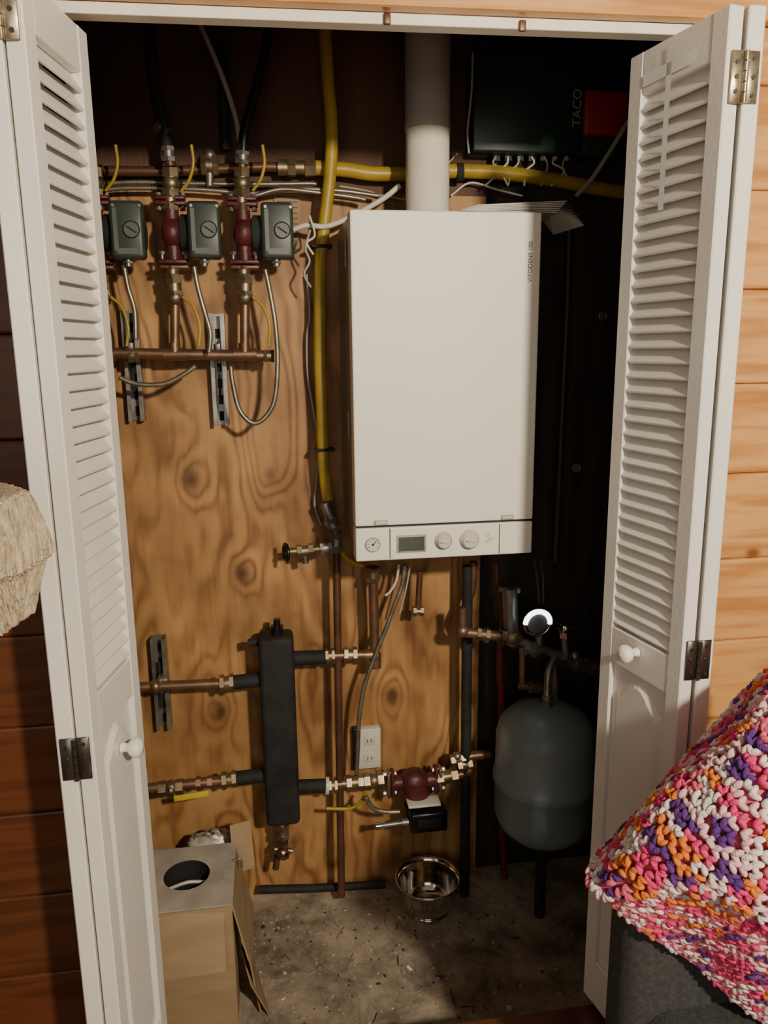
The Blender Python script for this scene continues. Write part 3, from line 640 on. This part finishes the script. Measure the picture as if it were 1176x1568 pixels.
def cr(P,t):
    n=len(P)-1; t=max(0,min(.99999,t))*n; i=int(t); f=t-i
    a=P[i-1] if i>0 else P[0]*2-P[1]; b_,c_=P[i],P[i+1]; d=P[i+2] if i+2<=n else P[n]*2-P[n-1]
    return .5*((2*b_)+(c_-a)*f+(2*a-5*b_+4*c_-d)*f*f+(3*b_-a-3*c_+d)*f**3)
def surf(s,t):
    p=cr([cr(r,s) for r in rows],t); return p+V((0,-.010*math.sin(9*s+5*t),.004*math.sin(14*s-6*t)))
b=B('crochet_blanket')
NS,NT=40,40; vs=[surf(i/NS,j/NT)+V((0,.003,0)) for j in range(NT+1) for i in range(NS+1)]
b.add(vs,[[j*(NS+1)+i,j*(NS+1)+i+1,(j+1)*(NS+1)+i+1,(j+1)*(NS+1)+i] for j in range(NT) for i in range(NS)],'yarn_coral',True)
bm=bmesh.new(); bmesh.ops.create_icosphere(bm,subdivisions=2,radius=1); bm.verts.index_update()
IV=[v.co.copy() for v in bm.verts]; IF=[[v.index for v in f.verts] for f in bm.faces]; bm.free()
SP=.0112; grid={}
G=[[surf(i/110,j/110) for i in range(111)] for j in range(111)]
def colour(p):
    # stitch rows run diagonally across the drape; yarn changes colour every few stitches
    q=(p.x*.42+p.z*.91-p.y*.25)/.018; r=int(math.floor(q)); run=(p.x*.91-p.z*.42+p.y*.5)/.021
    rr=random.Random('r%d'%r); off=rr.random()*5
    k=int(math.floor(run+off)); rc=random.Random('y%d_%d'%(r,k))
    return rc.choice([0,0,0,0,1,1,1,2,2,3,3,4,4,5,5,5])
for _ in range(42000):
    s,t=random.random(),random.random()*.92
    i=s*109.99; j=t*109.99; i0,j0=int(i),int(j); fi,fj=i-i0,j-j0
    p=(G[j0][i0]*(1-fi)+G[j0][i0+1]*fi)*(1-fj)+(G[j0+1][i0]*(1-fi)+G[j0+1][i0+1]*fi)*fj
    key=(int(p.x//SP),int(p.y//SP),int(p.z//SP)); ok=True
    for a in (-1,0,1):
        for c in (-1,0,1):
            for d in (-1,0,1):
                for o in grid.get((key[0]+a,key[1]+c,key[2]+d),()):
                    if (o-p).length<SP: ok=False;break
                if not ok: break
            if not ok: break
        if not ok: break
    if not ok: continue
    grid.setdefault(key,[]).append(p)
    u_=G[j0][min(110,i0+1)]-G[j0][i0]; v_=G[min(110,j0+1)][i0]-G[j0][i0]
    nn=u_.cross(v_)
    if nn.length<1e-10: nn=V((0,-1,.3))
    nn.normalize()
    if nn.y>0 and nn.z<.5: nn=-nn
    if nn.z<-.3 : nn=-nn
    rowd=V((.91,.25,-.42)); ax0=(rowd-nn*rowd.dot(nn)).normalized(); ay0=nn.cross(ax0); k=colour(p)
    for sg in (-1,1):
        a=sg*random.uniform(.5,.9); ax=ax0*math.cos(a)+ay0*math.sin(a); ay=nn.cross(ax)
        c=p+nn*(.004+random.uniform(0,.004))+ay0*sg*.0036
        b.add([c+ax*(v.x*.0092)+ay*(v.y*.0047)+nn*(v.z*.0064) for v in IV],IF,cols[k][0],True)
b.done()
# ---------------------------------------------------------------- sisal cat perch
b=B('cat_tree_perch')
def octo(prof,c,k,n=8,per=18):
    vs=[];fs=[];seg=n*per; jit=[random.uniform(-.0028,.0028) for _ in range(seg)]
    for i,(r,z) in enumerate(prof):
        for j in range(seg):
            a=2*math.pi*j/seg+.25; q=((a-.25)%(2*math.pi/n))-math.pi/n
            rr=r*math.cos(math.pi/n)/math.cos(q)+ (.0022 if j%2 else -.0022)+jit[j]*.6+random.uniform(-.0008,.0008)
            vs.append(V(c)+V((rr*math.cos(a),rr*math.sin(a),z+random.uniform(-.001,.001))))
    for i in range(len(prof)-1):
        for j in range(seg): fs.append([i*seg+j,i*seg+(j+1)%seg,(i+1)*seg+(j+1)%seg,(i+1)*seg+j])
    fs.append(list(range(seg))); fs.append([(len(prof)-1)*seg+j for j in range(seg)])
    b.add(vs,fs,k,False)
def dens(pr,m=5):
    o=[]
    for (r0,z0_),(r1,z1_) in zip(pr,pr[1:]):
        for i in range(m): o.append((r0+(r1-r0)*i/m,z0_+(z1_-z0_)*i/m))
    return o+[pr[-1]]
octo(dens([(.078,0),(.094,.003),(.106,.040),(.115,.070)]),(-.375,.9,1.185),'sisal')
octo(dens([(.115,.066),(.124,.074),(.124,.088),(.117,.115),(.105,.146),(.098,.150)]),(-.375,.9,1.185),'sisal')
b.cyl((-.43,.9,0.02),(-.43,.9,1.19),.034,'sisal'); b.box((-.50,.9,.015),(.36,.36,.03),'sisal',bev=.005)
b.cyl((-.415,.9,1.33),(-.415,.9,1.36),.04,'motor')
b.done()
# ---------------------------------------------------------------- light
def lamp(name,loc,e,r,col):
    l=bpy.data.lights.new(name,'POINT'); l.energy=e; l.shadow_soft_size=r; l.color=col
    o=bpy.data.objects.new(name,l); o.location=loc; bpy.context.collection.objects.link(o)
lamp('ceiling_lamp',(.85,-.8,2.10),290,.07,(1,.87,.67))
l=bpy.data.lights.new('window_light','AREA'); l.shape='RECTANGLE'; l.size=1.6; l.size_y=1.2; l.energy=12; l.color=(1,.92,.80)  # soft fill added behind the camera, not an actual window
o=bpy.data.objects.new('window_light',l); o.location=(-.2,-1.4,1.5); o.rotation_euler=Euler((math.radians(88),0,math.radians(-8))); bpy.context.collection.objects.link(o)
w=bpy.data.worlds.new('world'); bpy.context.scene.world=w; w.use_nodes=True
w.node_tree.nodes['Background'].inputs[0].default_value=(1,.88,.74,1); w.node_tree.nodes['Background'].inputs[1].default_value=.20
cam=bpy.data.cameras.new('camera'); co=bpy.data.objects.new('camera',cam); bpy.context.collection.objects.link(co)
Mx=Matrix((Rt,Up,-Fw)).transposed().to_4x4(); Mx.translation=EYE; co.matrix_world=Mx
cam.sensor_fit='VERTICAL'; cam.sensor_height=24; cam.lens=24*FP/1568; cam.clip_start=.02
bpy.context.scene.camera=co
